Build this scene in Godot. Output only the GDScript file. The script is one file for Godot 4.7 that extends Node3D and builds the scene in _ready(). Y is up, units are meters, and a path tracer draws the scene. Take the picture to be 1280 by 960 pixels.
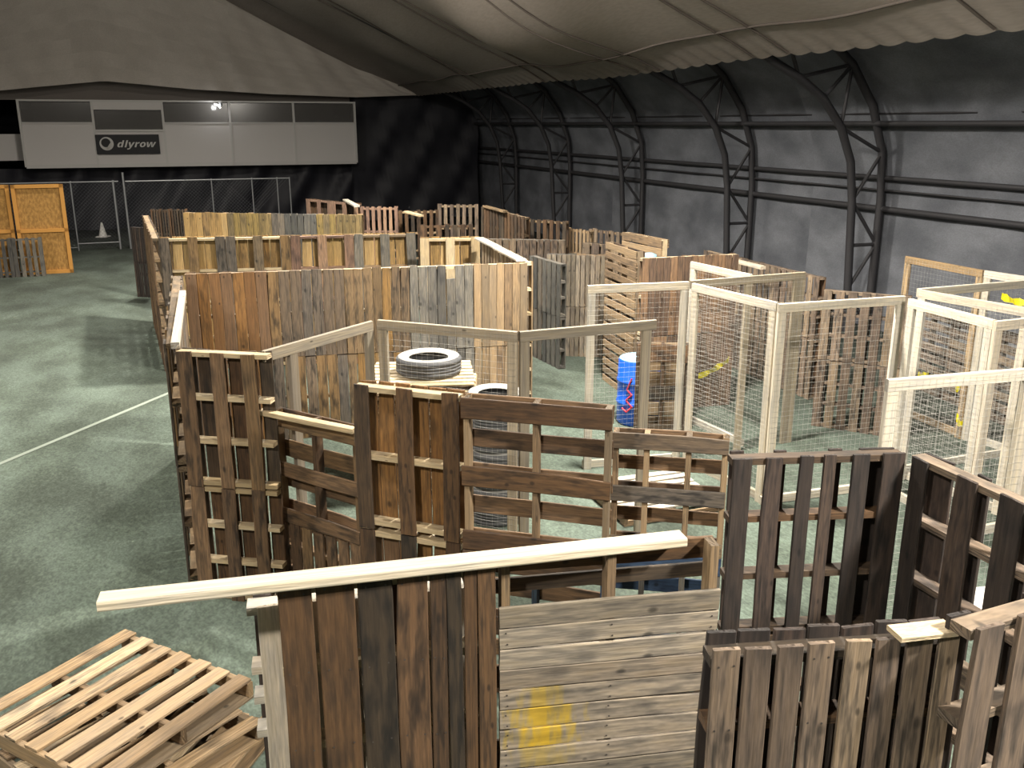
extends Node3D
# Indoor pallet arena under a fabric dome. World: y up, metres, floor at y = 0.
# "along" is the long axis of the dome (towards the far gable), "across" points to its right-hand wall.
const ALONG := Vector3(-0.345, 0, -0.9386)
const ACROSS := Vector3(0.9386, 0, -0.345)
const MID := -2.0            # across-coordinate of the ridge
var taken := {}
var rng := RandomNumberGenerator.new()
var board_meshes := []
var wood := {}
var tex := {}
var M := {}

func _ready():
	rng.seed = 4711
	# ---- camera
	var cam := Camera3D.new()
	cam.name = "camera"
	cam.position = Vector3(0, 3.8, 0)
	cam.rotation_degrees = Vector3(-15.8, 0, 0)
	cam.fov = 45.31
	cam.far = 200.0
	add_child(cam)
	cam.current = true
	# ---- environment (closed hall at night: no sky light)
	var we := WorldEnvironment.new()
	we.name = "environment"
	var env := Environment.new()
	env.background_mode = Environment.BG_COLOR
	env.background_color = Color(0.01, 0.01, 0.012)
	env.tonemap_mode = Environment.TONE_MAPPER_LINEAR
	env.tonemap_exposure = 1.25
	env.sdfgi_enabled = true
	env.ssao_enabled = true
	env.ssil_enabled = true
	we.environment = env
	add_child(we)
	make_materials()
	# ---- high-bay lamps: across, along, height, energy
	for a in LAMPS:
		high_bay(a[0], a[1], a[2], a[3], a[4])
	build_hall()
	build_far_end()
	build_pallet_walls()
	build_frames()
	build_loose_things()

const LAMPS := [
	[5.0, 0.4, 5.9, 92.0, "high-bay lamp over the bottom right pallets"],
	[-4.0, -0.5, 7.6, 75.0, "high-bay lamp over the near left turf"],
	[4.5, 8.5, 6.5, 100.0, "high-bay lamp over the mesh frames"],
	[-5.0, 9.5, 7.5, 55.0, "high-bay lamp over the left side wall"],
	[2.5, 16.5, 7.2, 110.0, "high-bay lamp over the middle of the maze"],
	[-8.5, 17.5, 6.5, 52.0, "high-bay lamp over the far left turf"],
	[0.0, 25.0, 7.9, 40.0, "high-bay lamp over the far pallet rows"],
]

# ------------------------------------------------------------------ helpers
func numbered(called: String) -> String:
	var n: int = taken.get(called, -1) + 1
	taken[called] = n
	return called if n == 0 else "%s_%03d" % [called, n]

func tag(o, label, category, group = "", kind = ""):
	o.set_meta("label", label)
	if category: o.set_meta("category", category)
	if group: o.set_meta("group", group)
	if kind: o.set_meta("kind", kind)
	return o

func thing(called, label, category, at = Vector3.ZERO, turn = 0.0, group = ""):
	var o := Node3D.new()
	o.name = numbered(called)
	add_child(o)
	o.position = at
	o.rotation.y = turn
	tag(o, label, category, group)
	return o

func mi(called, mesh, m, parent = self):
	var o := MeshInstance3D.new()
	o.name = numbered(called) if parent == self else called
	o.mesh = mesh
	o.material_override = m
	o.cast_shadow = GeometryInstance3D.SHADOW_CASTING_SETTING_ON
	parent.add_child(o, true)
	return o

func hall(along: float, y: float, across: float) -> Vector3:
	return ALONG * along + ACROSS * across + Vector3(0, y, 0)

func st_new() -> SurfaceTool:
	var st := SurfaceTool.new()
	st.begin(Mesh.PRIMITIVE_TRIANGLES)
	return st

func tri(st, a, b, c, ua = Vector2.ZERO, ub = Vector2.ZERO, uc = Vector2.ZERO):
	st.set_uv(ua); st.add_vertex(a)
	st.set_uv(ub); st.add_vertex(b)
	st.set_uv(uc); st.add_vertex(c)

func quad(st, a, b, c, d, u0 = 0.0, v0 = 0.0, u1 = 1.0, v1 = 1.0):
	# a b c d clockwise seen from the front
	tri(st, a, b, c, Vector2(u0, v0), Vector2(u1, v0), Vector2(u1, v1))
	tri(st, a, c, d, Vector2(u0, v0), Vector2(u1, v1), Vector2(u0, v1))

func done(st) -> ArrayMesh:
	st.generate_normals()
	return st.commit()

func box_into(st, lo: Vector3, hi: Vector3, xf := Transform3D.IDENTITY):
	var p := []
	for i in 8:
		p.append(xf * Vector3(hi.x if i & 1 else lo.x, hi.y if i & 2 else lo.y, hi.z if i & 4 else lo.z))
	st.set_smooth_group(-1)
	quad(st, p[6], p[7], p[5], p[4])
	quad(st, p[3], p[2], p[0], p[1])
	quad(st, p[7], p[3], p[1], p[5])
	quad(st, p[2], p[6], p[4], p[0])
	quad(st, p[2], p[3], p[7], p[6])
	quad(st, p[4], p[5], p[1], p[0])

func tube_into(st, pts: Array, r: float, sides := 6, closed := false):
	# sweep a round section along a path
	var n := pts.size()
	var rings := []
	for i in n:
		var a: Vector3 = pts[(i - 1 + n) % n] if closed else pts[max(i - 1, 0)]
		var b: Vector3 = pts[(i + 1) % n] if closed else pts[min(i + 1, n - 1)]
		var d := (b - a).normalized()
		var up := Vector3.UP if absf(d.y) < 0.95 else Vector3.RIGHT
		var s := d.cross(up).normalized()
		var t := s.cross(d)
		var ring := []
		for k in sides:
			var w := TAU * k / sides
			ring.append(pts[i] + (s * cos(w) + t * sin(w)) * r)
		rings.append(ring)
	var last := n if closed else n - 1
	st.set_smooth_group(0)
	for i in last:
		for k in sides:
			var A: Array = rings[i]
			var B: Array = rings[(i + 1) % n]
			quad(st, A[k], A[(k + 1) % sides], B[(k + 1) % sides], B[k])
	if not closed:
		st.set_smooth_group(-1)
		for k in range(1, sides - 1):
			tri(st, rings[0][0], rings[0][k + 1], rings[0][k])
			tri(st, rings[n - 1][0], rings[n - 1][k], rings[n - 1][k + 1])

func lathe_into(st, prof: Array, sides := 24, xf := Transform3D.IDENTITY):
	# prof: Vector2(radius, height) from bottom to top
	st.set_smooth_group(0)
	for i in prof.size() - 1:
		for k in sides:
			var w0 := TAU * k / sides
			var w1 := TAU * (k + 1) / sides
			var a := xf * Vector3(cos(w0) * prof[i].x, prof[i].y, sin(w0) * prof[i].x)
			var b := xf * Vector3(cos(w1) * prof[i].x, prof[i].y, sin(w1) * prof[i].x)
			var c := xf * Vector3(cos(w1) * prof[i + 1].x, prof[i + 1].y, sin(w1) * prof[i + 1].x)
			var d := xf * Vector3(cos(w0) * prof[i + 1].x, prof[i + 1].y, sin(w0) * prof[i + 1].x)
			quad(st, a, b, c, d, float(k) / sides, float(i) / (prof.size() - 1), float(k + 1) / sides, float(i + 1) / (prof.size() - 1))

func unit_board(segs: int, bow: float, chip: float, skew: float) -> ArrayMesh:
	# 1 x 1 x 1 plank with bevelled long edges; x is the grain direction
	var st := st_new()
	var by := 0.035
	var bz := 0.16
	var sec := [Vector2(-0.5 + by, 0.5), Vector2(0.5 - by, 0.5), Vector2(0.5, 0.5 - bz), Vector2(0.5, -0.5 + bz), Vector2(0.5 - by, -0.5), Vector2(-0.5 + by, -0.5), Vector2(-0.5, -0.5 + bz), Vector2(-0.5, 0.5 - bz)]
	var vv := [0.02, 0.22, 0.235, 0.265, 0.28, 0.48, 0.495, 0.525, 0.54]
	var rings := []
	for i in segs + 1:
		var f := float(i) / segs
		var ring := []
		for k in 8:
			var p: Vector2 = sec[k]
			var x := f - 0.5
			if i == segs: x += skew * p.x
			if i == 0: x -= skew * 0.6 * p.x
			var y := p.x + bow * sin(f * PI)
			if i == segs and p.x > 0.3: y -= chip
			ring.append(Vector3(x, y, p.y))
		rings.append(ring)
	st.set_smooth_group(-1)
	for i in segs:
		for k in 8:
			var k2 := (k + 1) % 8
			var u0 := float(i) / segs
			var u1 := float(i + 1) / segs
			var a: Vector3 = rings[i][k]
			var b: Vector3 = rings[i + 1][k]
			var c: Vector3 = rings[i + 1][k2]
			var d: Vector3 = rings[i][k2]
			tri(st, a, c, b, Vector2(u0, vv[k]), Vector2(u1, vv[k + 1]), Vector2(u1, vv[k]))
			tri(st, a, d, c, Vector2(u0, vv[k]), Vector2(u0, vv[k + 1]), Vector2(u1, vv[k + 1]))
	for e in 2:
		var R: Array = rings[0 if e == 0 else segs]
		for k in range(1, 7):
			var u := Vector2(0.3 + R[0].y * 0.02, 0.6)
			if e == 0: tri(st, R[0], R[k + 1], R[k], u, u + Vector2(0.02, 0.05), u + Vector2(0.03, 0))
			else: tri(st, R[0], R[k], R[k + 1], u, u + Vector2(0.02, 0.05), u + Vector2(0.03, 0))
	return done(st)

# a plank: centre, length (x), width (y), thickness (z), roll about z
func plank(called, c: Vector3, l: float, w: float, t: float, turn: float, m, parent, variant = -1):
	var v: int = variant if variant >= 0 else rng.randi() % board_meshes.size()
	var o = mi(called, board_meshes[v], m, parent)
	o.transform = Transform3D(Basis(Vector3(0, 0, 1), turn).scaled_local(Vector3(l, w, t)), c)
	return o

# ------------------------------------------------------------------ materials
func grain_image(seed_: int, stain: float, streak: float, knots: int, W := 512, H := 256) -> Image:
	var img := Image.create(W, H, false, Image.FORMAT_RGB8)
	var a := FastNoiseLite.new()
	a.seed = seed_; a.noise_type = FastNoiseLite.TYPE_SIMPLEX; a.frequency = 1.0
	a.fractal_octaves = 3
	var b := FastNoiseLite.new()
	b.seed = seed_ + 9; b.frequency = 1.0; b.fractal_octaves = 4
	var r := RandomNumberGenerator.new()
	r.seed = seed_
	var kn := []
	for i in knots: kn.append(Vector3(r.randf(), r.randf(), r.randf_range(0.008, 0.02)))
	for y in H:
		var v := float(y) / H
		for x in W:
			var u := float(x) / W
			var cx := cos(u * TAU)
			var sx := sin(u * TAU)
			var cy := cos(v * TAU)
			var g := a.get_noise_3d(cx * 0.35 + 3.0, sx * 0.35, v * 26.0)
			var fine := a.get_noise_3d(cx * 1.3, sx * 1.3 + 7.0, v * 90.0)
			var s := b.get_noise_3d(cx * 0.55 + 11.0, sx * 0.55 + cy * 0.4, v * 9.0)
			var val := 0.80 + 0.20 * g * streak + 0.13 * fine * streak
			var st := clampf(s * 1.6 + 0.1, 0.0, 1.0) * stain
			val *= 1.0 - st
			for k in kn:
				var dx: float = absf(u - k.x) * 1.0
				var dy: float = absf(v - k.y) * 0.5
				var dd: float = sqrt(dx * dx + dy * dy * 2.5) / k.z
				if dd < 2.0: val *= 1.0 - 0.4 * clampf(1.6 - dd, 0.0, 1.0)
			val = clampf(val, 0.12, 1.0)
			var hue := clampf(s * 0.8, -0.5, 0.5) * 0.10
			img.set_pixel(x, y, Color(val, val * (0.985 + hue * 0.3), val * (0.96 + hue)))
	return img

func rough_mat(col: Color, rough := 0.85) -> StandardMaterial3D:
	var m := StandardMaterial3D.new()
	m.albedo_color = col
	m.roughness = rough
	return m

func wood_set(key: String, cols: Array, texes: Array, n: int):
	var out := []
	for i in n:
		var c := Color(cols[i % cols.size()])
		var j := rng.randf_range(-0.05, 0.05)
		c = Color(clampf(c.r + j, 0, 1), clampf(c.g + j * 0.9, 0, 1), clampf(c.b + j * 0.8, 0, 1))
		var m := rough_mat(c, 0.8)
		var tk: String = texes[i % texes.size()]
		m.albedo_texture = tex[tk]
		m.normal_enabled = true
		m.normal_texture = tex[tk + "_n"]
		m.normal_scale = 0.6
		m.uv1_offset = Vector3(rng.randf(), rng.randf(), 0)
		out.append(m)
	wood[key] = out

func pick(key: String):
	var a: Array = wood[key]
	return a[rng.randi() % a.size()]

func noise_image(seed_: int, W: int, H: int, freq: float, oct: int, c0: Color, c1: Color, gain := 1.6, fine := 0.0) -> Image:
	var img := Image.create(W, H, false, Image.FORMAT_RGB8)
	var a := FastNoiseLite.new()
	a.seed = seed_; a.frequency = freq; a.fractal_octaves = oct
	var r := RandomNumberGenerator.new()
	r.seed = seed_
	for y in H:
		for x in W:
			var v := clampf(a.get_noise_2d(x, y) * gain * 0.5 + 0.5, 0, 1)
			var c := c0.lerp(c1, v)
			var f := 1.0 + r.randf_range(-fine, fine)
			img.set_pixel(x, y, Color(clampf(c.r * f, 0, 1), clampf(c.g * f, 0, 1), clampf(c.b * f, 0, 1)))
	return img

func make_materials():
	board_meshes = [unit_board(1, 0.0, 0.0, 0.0), unit_board(2, 0.03, 0.0, 0.004), unit_board(2, -0.04, 0.0, -0.006), unit_board(3, 0.02, 0.10, 0.003)]
	var specs := {"clean": [11, 0.10, 0.6, 2], "aged": [23, 0.28, 0.9, 2], "stained": [37, 0.5, 1.0, 3]}
	for k in specs:
		var s: Array = specs[k]
		var img := grain_image(s[0], s[1], s[2], s[3])
		tex[k] = ImageTexture.create_from_image(img)
		var nm := img.duplicate()
		nm.bump_map_to_normal_map(2.5)
		tex[k + "_n"] = ImageTexture.create_from_image(nm)
	wood_set("umber", ["5e4833", "6b5139", "554433", "4d4133", "71563b"], ["stained", "aged"], 10)
	wood_set("brown", ["8c7156", "7d644b", "957a5a", "715a45"], ["aged", "stained"], 10)
	wood_set("orange", ["99703f", "8d6841", "a57a48", "7f6349"], ["aged", "clean"], 8)
	wood_set("orange2", ["987a4c", "83705a", "a27f4c", "8b7558"], ["aged", "stained"], 8)
	wood_set("yellow", ["bf9f68", "af905c", "caac78", "a68a60"], ["clean", "aged"], 8)
	wood_set("weathered", ["857564", "94836c", "7a6f64", "8f7450", "6c655e"], ["stained", "aged"], 10)
	wood_set("grey", ["85827c", "787570", "908c84", "6e6b67"], ["aged"], 8)
	wood_set("slate", ["62625f", "565654", "706e69", "6a645c"], ["aged"], 8)
	wood_set("greytan", ["aca193", "9f9586", "b3a99a", "978c7e"], ["aged"], 8)
	wood_set("mauve", ["90806f", "807064", "9a8878", "75665a", "a18f7a"], ["aged", "stained"], 10)
	wood_set("pink", ["9a7c6a", "a98a72", "8a6e60"], ["aged"], 6)
	wood_set("olive", ["8c7a52", "96824f", "7c6e50"], ["aged"], 8)
	wood_set("tan", ["a28b6d", "ad9575", "927b60", "9a8870"], ["aged", "clean"], 10)
	wood_set("darktan", ["8a6a48", "7a5c40"], ["aged"], 4)
	wood_set("dark", ["3b322e", "443833", "342c29", "4a3d36"], ["aged", "stained"], 8)
	wood_set("rust", ["7d6450", "86694f", "6e5848"], ["aged"], 6)
	wood_set("navy", ["2f4a6e", "3a4c5e", "28405c"], ["aged"], 4)
	wood_set("pine", ["dcc8a4", "e4d2b0", "d2bc95"], ["clean"], 5)
	wood_set("pinemix", ["cdb596", "bfa583", "ad9476", "d8c4a4", "a38c70"], ["clean", "aged"], 8)
	wood_set("beam", ["f3ead6"], ["clean"], 1)
	wood_set("cream", ["e8e1d2", "e0d7c6", "ece6da"], ["clean"], 6)
	wood_set("white", ["e8e2d6", "e2d8c8"], ["clean"], 4)
	wood_set("whitewood", ["c8bda8", "bdb29e"], ["clean"], 4)
	wood_set("greyrail", ["a39a8a", "978d7e"], ["clean"], 3)
	wood_set("stainedpine", ["c6ad88", "b59b76"], ["stained", "clean"], 4)
	wood_set("stainedpine2", ["ddc69c", "d0b88c"], ["stained", "clean"], 4)
	M.osbframe = rough_mat(Color("c08a42"), 0.8)
	M.steel = rough_mat(Color("9a9c9e"), 0.45); M.steel.metallic = 0.6
	M.wire = rough_mat(Color("a3a29c"), 0.6)
	M.fence_wire = rough_mat(Color("77797c"), 0.6)
	M.truss = rough_mat(Color("3c3b3e"), 0.6); M.truss.metallic = 0.2
	M.rubber = rough_mat(Color("4a4b4d"), 0.75)
	M.rubber_dusty = rough_mat(Color("8b8a86"), 0.9)
	M.yellow = rough_mat(Color("e6d91c"), 0.5)
	M.drum = rough_mat(Color("1658c8"), 0.35)
	M.red = rough_mat(Color("b0283c"), 0.6)
	M.lid = rough_mat(Color("8fc4e8"), 0.4)
	M.navy = rough_mat(Color("2a4560"), 0.6)
	M.white = rough_mat(Color("e4e2dd"), 0.6)
	M.booth_white = rough_mat(Color("d8d4d2"), 0.7)
	M.booth_frame = rough_mat(Color("d0cecb"), 0.6)
	M.fascia = rough_mat(Color("857e78"), 0.8)
	M.black = rough_mat(Color("15151a"), 0.6)
	M.curtain = rough_mat(Color("24242c"), 0.6)
	M.gable = rough_mat(Color("2a2b33"), 0.9)
	M.glass = rough_mat(Color(0.42, 0.41, 0.40, 0.6), 0.15)
	M.glass.transparency = BaseMaterial3D.TRANSPARENCY_ALPHA
	M.truss_outline = rough_mat(Color("5c544e"), 0.9)  # tone of the added lines that imitate trusses showing through the liner
	M.nail = rough_mat(Color("3a3431"), 0.6)
	M.housing = rough_mat(Color("b8bab8"), 0.4); M.housing.metallic = 0.7
	M.lens = rough_mat(Color("fff6e4"), 0.3)
	M.lens.emission_enabled = true; M.lens.emission = Color(1.0, 0.95, 0.85); M.lens.emission_energy_multiplier = 3.0
	M.glow = rough_mat(Color("ffffff"), 0.3)
	M.glow.emission_enabled = true; M.glow.emission = Color(1.0, 0.98, 0.95); M.glow.emission_energy_multiplier = 1.6
	var turf := noise_image(5, 1024, 1024, 0.006, 5, Color("556057"), Color("667368"), 1.8, 0.14)
	M.turf = rough_mat(Color.WHITE, 0.95)
	M.turf.albedo_texture = ImageTexture.create_from_image(turf)
	M.turf.uv1_scale = Vector3(3, 3, 1)
	var dt := noise_image(8, 512, 512, 0.02, 4, Color(1, 1, 1), Color(0.78, 0.78, 0.76), 2.4, 0.10)
	M.turf.detail_enabled = true
	M.turf.detail_blend_mode = BaseMaterial3D.BLEND_MODE_MUL
	M.turf.detail_albedo = ImageTexture.create_from_image(dt)
	M.turf.uv2_scale = Vector3(11, 11, 1)
	M.field_line = rough_mat(Color("8b958a"), 0.9)
	var tarp := noise_image(15, 512, 512, 0.012, 4, Color("5e6168"), Color("7a7d84"), 2.0, 0.06)
	M.tarp = rough_mat(Color.WHITE, 0.7)
	M.tarp.albedo_texture = ImageTexture.create_from_image(tarp)
	M.tarp.uv1_scale = Vector3(6, 3, 1)
	var lin := noise_image(19, 512, 512, 0.008, 3, Color("968c84"), Color("a49a92"), 2.0, 0.04)
	M.liner = rough_mat(Color(1, 1, 1, 0.85), 0.8)
	M.liner.albedo_texture = ImageTexture.create_from_image(lin)
	M.liner.transparency = BaseMaterial3D.TRANSPARENCY_ALPHA
	M.gable_liner = rough_mat(Color(1, 1, 1, 0.92), 0.85)
	M.gable_liner.transparency = BaseMaterial3D.TRANSPARENCY_ALPHA
	M.gable_liner.albedo_texture = ImageTexture.create_from_image(noise_image(21, 256, 256, 0.012, 3, Color("c4bcb4"), Color("d0c8c0"), 2.0, 0.03))
	var osb := noise_image(29, 256, 256, 0.06, 4, Color("906a34"), Color("b08546"), 2.4, 0.12)
	M.osb = rough_mat(Color.WHITE, 0.8)
	M.osb.albedo_texture = ImageTexture.create_from_image(osb)
	# sprayed yellow paint on four grey slats: the paint starts and stops along the board
	for k in 4:
		var gi := grain_image(60 + k, 0.35, 1.0, 2, 512, 64)
		var pn := FastNoiseLite.new()
		pn.seed = 80 + k; pn.frequency = 0.03; pn.fractal_octaves = 4
		var span: Array = [[0.08, 0.32, 0.6], [0.00, 0.38, 0.9], [0.03, 0.37, 1.0], [0.04, 0.34, 0.4]][k]
		for y in 64:
			for x in 512:
				var u := x / 512.0
				var mid: float = (span[0] + span[1]) / 2
				var q: float = 1.0 - absf(u - mid) / (span[1] - span[0]) * 2.0
				var a := clampf((q + pn.get_noise_2d(x, y) * 0.8) * 1.1, 0, 1) * float(span[2]) * 0.85
				if a > 0: 
					var g := gi.get_pixel(x, y)
					gi.set_pixel(x, y, (g * Color("aa9f90")).lerp(Color("c9a21c") * (0.7 + 0.3 * g.r), a))
				else: gi.set_pixel(x, y, gi.get_pixel(x, y) * Color("aa9f90"))
		var m := rough_mat(Color.WHITE, 0.85)
		m.albedo_texture = ImageTexture.create_from_image(gi)
		M["paint%d" % k] = m

# ------------------------------------------------------------------ hall
const BEND := deg_to_rad(65.0)   # the haunch bends this far before the straight roof slope
const HAUNCH := 3.2

func skin_from(t: float, off := 0.0) -> Vector2:
	# (across, height) of the dome section; t 0 = foot of the right wall .. 1 = ridge; off = inward offset
	var c := MID + 14.5 - HAUNCH
	var r := HAUNCH - off
	if t < 0.16: return Vector2(c + r, 2.6 * t / 0.16)
	if t < 0.36:
		var w := (t - 0.16) / 0.2 * BEND
		return Vector2(c + r * cos(w), 2.6 + r * sin(w))
	var e := Vector2(c + r * cos(BEND), 2.6 + r * sin(BEND))
	var q := lerpf(e.x, MID, (t - 0.36) / 0.64)
	return Vector2(q, e.y + (e.x - q) * tan(PI / 2 - BEND))

func liner_height(across: float, off := 1.05) -> float:
	var q := MID + absf(across - MID)
	var e := Vector2(MID + 14.5 - HAUNCH + (HAUNCH - off) * cos(BEND), 2.6 + (HAUNCH - off) * sin(BEND))
	return e.y + (e.x - q) * tan(PI / 2 - BEND)

func arch_sheet(side: int, off: float, t0: float, t1: float, nt: int, s0: float, s1: float, ns: int, ripple: Callable) -> ArrayMesh:
	var st := st_new()
	st.set_smooth_group(0)
	var g := []
	for i in nt + 1:
		var row := []
		var t := lerpf(t0, t1, float(i) / nt)
		for j in ns + 1:
			var s := lerpf(s0, s1, float(j) / ns)
			var q := skin_from(t, off + ripple.call(s, t))
			row.append(hall(s, q.y, MID + side * (q.x - MID)))
		g.append(row)
	for i in nt:
		for j in ns:
			quad(st, g[i][j], g[i][j + 1], g[i + 1][j + 1], g[i + 1][j], float(j) / ns, float(i) / nt, float(j + 1) / ns, float(i + 1) / nt)
	return done(st)

func high_bay(across: float, along: float, y: float, energy: float, label: String):
	var p := hall(along, y, across)
	var t = thing("high_bay_lamp", label, "lamp", p, 0.0, "high-bay lamps under the liner")
	var st := st_new()
	lathe_into(st, [Vector2(0.30, 0.0), Vector2(0.29, 0.08), Vector2(0.2, 0.26), Vector2(0.11, 0.36), Vector2(0.10, 0.56), Vector2(0.0, 0.58)], 20)
	mi("housing", done(st), M.housing, t)
	st = st_new()
	lathe_into(st, [Vector2(0.0, -0.22), Vector2(0.1, -0.21), Vector2(0.19, -0.17), Vector2(0.22, -0.1), Vector2(0.225, 0.0)], 20)
	mi("lens", done(st), M.lens, t)
	var top := liner_height(across, 1.4)
	st = st_new()
	tube_into(st, [Vector3(0, 0.56, 0), Vector3(0, maxf(top - y - 0.25, 0.6), 0)], 0.012, 6)
	mi("suspension_rod", done(st), M.steel, t)
	var l := SpotLight3D.new()
	l.name = "light"
	l.position = Vector3(0, -0.24, 0)
	l.rotation_degrees = Vector3(-90, 0, 0)
	l.spot_angle = 84.0
	l.spot_angle_attenuation = 0.7
	l.spot_range = 60.0
	l.spot_attenuation = 2.0
	l.light_size = 0.28
	l.light_color = Color(1.0, 0.97, 0.92)
	l.light_energy = energy
	l.shadow_enabled = true
	t.add_child(l)
	# sideways spill of the prismatic bowl, a tenth of the downward beam
	var sp := OmniLight3D.new()
	sp.name = "spill_light"
	sp.position = Vector3(0, -0.26, 0)
	sp.omni_range = 60.0
	sp.omni_attenuation = 2.0
	sp.light_size = 0.2
	sp.light_color = Color(1.0, 0.97, 0.92)
	sp.light_energy = energy * 0.15
	sp.shadow_enabled = true
	t.add_child(sp)

func truss(along: float, label: String):
	var t = thing("arch_truss", label, "truss", Vector3.ZERO, 0.0, "steel arch trusses along the dome")
	var outer := []
	var inner := []
	var N := 20
	for i in N + 1:
		var f := float(i) / N
		var a := skin_from(f, 0.12)
		var b := skin_from(f, lerpf(0.62, 0.98, clampf(f / 0.36, 0.0, 1.0)))
		outer.append(hall(along, a.y, a.x))
		inner.append(hall(along, b.y, b.x))
	var st := st_new()
	tube_into(st, outer, 0.075, 6)
	mi("outer_chord", done(st), M.truss, t)
	st = st_new()
	tube_into(st, inner, 0.075, 6)
	mi("inner_chord", done(st), M.truss, t)
	for i in N:
		st = st_new()
		if i % 2 == 0: tube_into(st, [outer[i], inner[i + 1]], 0.035, 5)
		else: tube_into(st, [inner[i], outer[i + 1]], 0.035, 5)
		mi("web_bar", done(st), M.truss, t)
		if i % 4 == 1:
			st = st_new()
			tube_into(st, [outer[i + 1], inner[i + 1]], 0.035, 5)
			mi("web_bar", done(st), M.truss, t)

func build_hall():
	# floor
	var st := st_new()
	var f := [hall(-12, 0, -19), hall(44, 0, -19), hall(44, 0, 15), hall(-12, 0, 15)]
	quad(st, f[0], f[1], f[2], f[3], 0, 0, 1, 1)
	for k in 4:
		var a: Vector3 = f[k] - Vector3(0, 0.1, 0)
		var b: Vector3 = f[(k + 1) % 4] - Vector3(0, 0.1, 0)
		quad(st, f[k], a, b, f[(k + 1) % 4])
	quad(st, f[3] - Vector3(0, 0.1, 0), f[2] - Vector3(0, 0.1, 0), f[1] - Vector3(0, 0.1, 0), f[0] - Vector3(0, 0.1, 0))
	M.turf.detail_uv_layer = BaseMaterial3D.DETAIL_UV_1
	var fl = mi("floor", done(st), M.turf)
	tag(fl, "worn green artificial turf covering the arena floor", "floor", "", "structure")
	st = st_new()
	box_into(st, Vector3(-0.035, 0.001, -16), Vector3(0.035, 0.006, 5.5), Transform3D(Basis(Vector3.UP, -0.304), Vector3(-5.94, 0, -10.02)))
	mi("field_line", done(st), M.field_line, fl)
	# dome skin
	var calm := func(s, t): return 0.0
	var wrinkle := func(s, t): return 0.05 * sin(s * 2.3 + 3.0 * t) * sin(s * 0.7) * clampf(1.0 - t * 3.0, 0.0, 1.0)
	tag(mi("wall_right", arch_sheet(1, 0.0, 0.0, 1.0, 30, -12, 44, 150, wrinkle), M.tarp), "grey tarpaulin skin of the dome behind the trusses", "wall", "", "structure")
	tag(mi("wall_left", arch_sheet(-1, 0.0, 0.0, 1.0, 24, -12, 44, 40, calm), M.tarp), "grey tarpaulin skin of the dome on the left", "wall", "", "structure")
	# hung ceiling liner, sagging between the trusses, scalloped at its lower hem
	var sag := func(s, t):
		var bay := fposmod(s - 13.9, 4.9) / 4.9
		var v := 0.16 * sin(bay * PI) * sin(bay * PI) * clampf((t - 0.40) / 0.12, 0.12, 1.0)
		v += 0.05 * absf(sin(s * PI / 0.5)) * clampf(1.0 - (t - 0.395) / 0.03, 0.0, 1.0)
		var ds: float = (s - 19.1) / 2.2
		var dt: float = (t - 0.526) / 0.09
		v += 0.55 * exp(-(ds * ds + dt * dt))
		v += 0.05 * sin(s * 1.9 + t * 14.0) * clampf((t - 0.40) / 0.1, 0.0, 1.0)
		return v
	var liner = tag(mi("ceiling", arch_sheet(1, 1.05, 0.397, 1.0, 40, -12, 37.0, 490, sag), M.liner), "sagging off-white fabric ceiling liner with scalloped hem", "ceiling", "", "structure")
	tag(mi("ceiling", arch_sheet(-1, 1.05, 0.397, 1.0, 24, -12, 37.0, 60, calm), M.liner), "off-white fabric ceiling liner on the left half", "ceiling", "", "structure")
	# added dark tubes for truss outlines seen through liner: pairs plus one lengthwise
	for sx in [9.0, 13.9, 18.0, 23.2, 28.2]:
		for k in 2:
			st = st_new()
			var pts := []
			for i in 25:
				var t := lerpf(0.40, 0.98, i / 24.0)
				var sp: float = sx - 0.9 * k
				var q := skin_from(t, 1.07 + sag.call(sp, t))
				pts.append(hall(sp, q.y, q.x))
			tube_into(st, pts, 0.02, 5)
			mi("truss_outline_tube", done(st), M.truss_outline, liner)
	st = st_new()
	var lp := []
	for i in 120:
		var sp := lerpf(2.0, 36.5, i / 119.0)
		var q := skin_from(0.44, 1.07 + sag.call(sp, 0.44))
		lp.append(hall(sp, q.y, q.x))
	tube_into(st, lp, 0.025, 5)
	mi("truss_outline_tube", done(st), M.truss_outline, liner)
	# gables
	for e in 2:
		st = st_new()
		var s := 43.5 if e == 0 else -11.5
		var n := 40
		for i in n:
			for sg in [-1, 1]:
				var a := skin_from(float(i) / n)
				var b := skin_from(float(i + 1) / n)
				quad(st, hall(s, a.y, MID), hall(s, a.y, MID + sg * (a.x - MID)), hall(s, b.y, MID + sg * (b.x - MID)), hall(s, b.y, MID))
		var g = mi("wall_back" if e == 0 else "wall_front", done(st), M.gable)
		tag(g, "dark curtained gable at the far end" if e == 0 else "dark gable behind the viewer", "wall", "", "structure")
	var names := ["steel arch truss nearest the right picture edge", "second steel arch truss from the right", "third steel arch truss from the right", "fourth steel arch truss from the right, in shade", "fifth steel arch truss from the right, far off", "sixth steel arch truss, farthest into the dark"]
	var ss := [13.9, 18.0, 23.2, 28.2, 33.2, 38.0]
	for i in 6: truss(ss[i], names[i])
	# horizontal pipes on the right wall
	var ys := [[3.80, 0.055, 0.3], [3.98, 0.03, 0.18], [2.84, 0.05, 0.1], [2.62, 0.02, 0.1], [2.28, 0.06, 0.1]]
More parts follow.
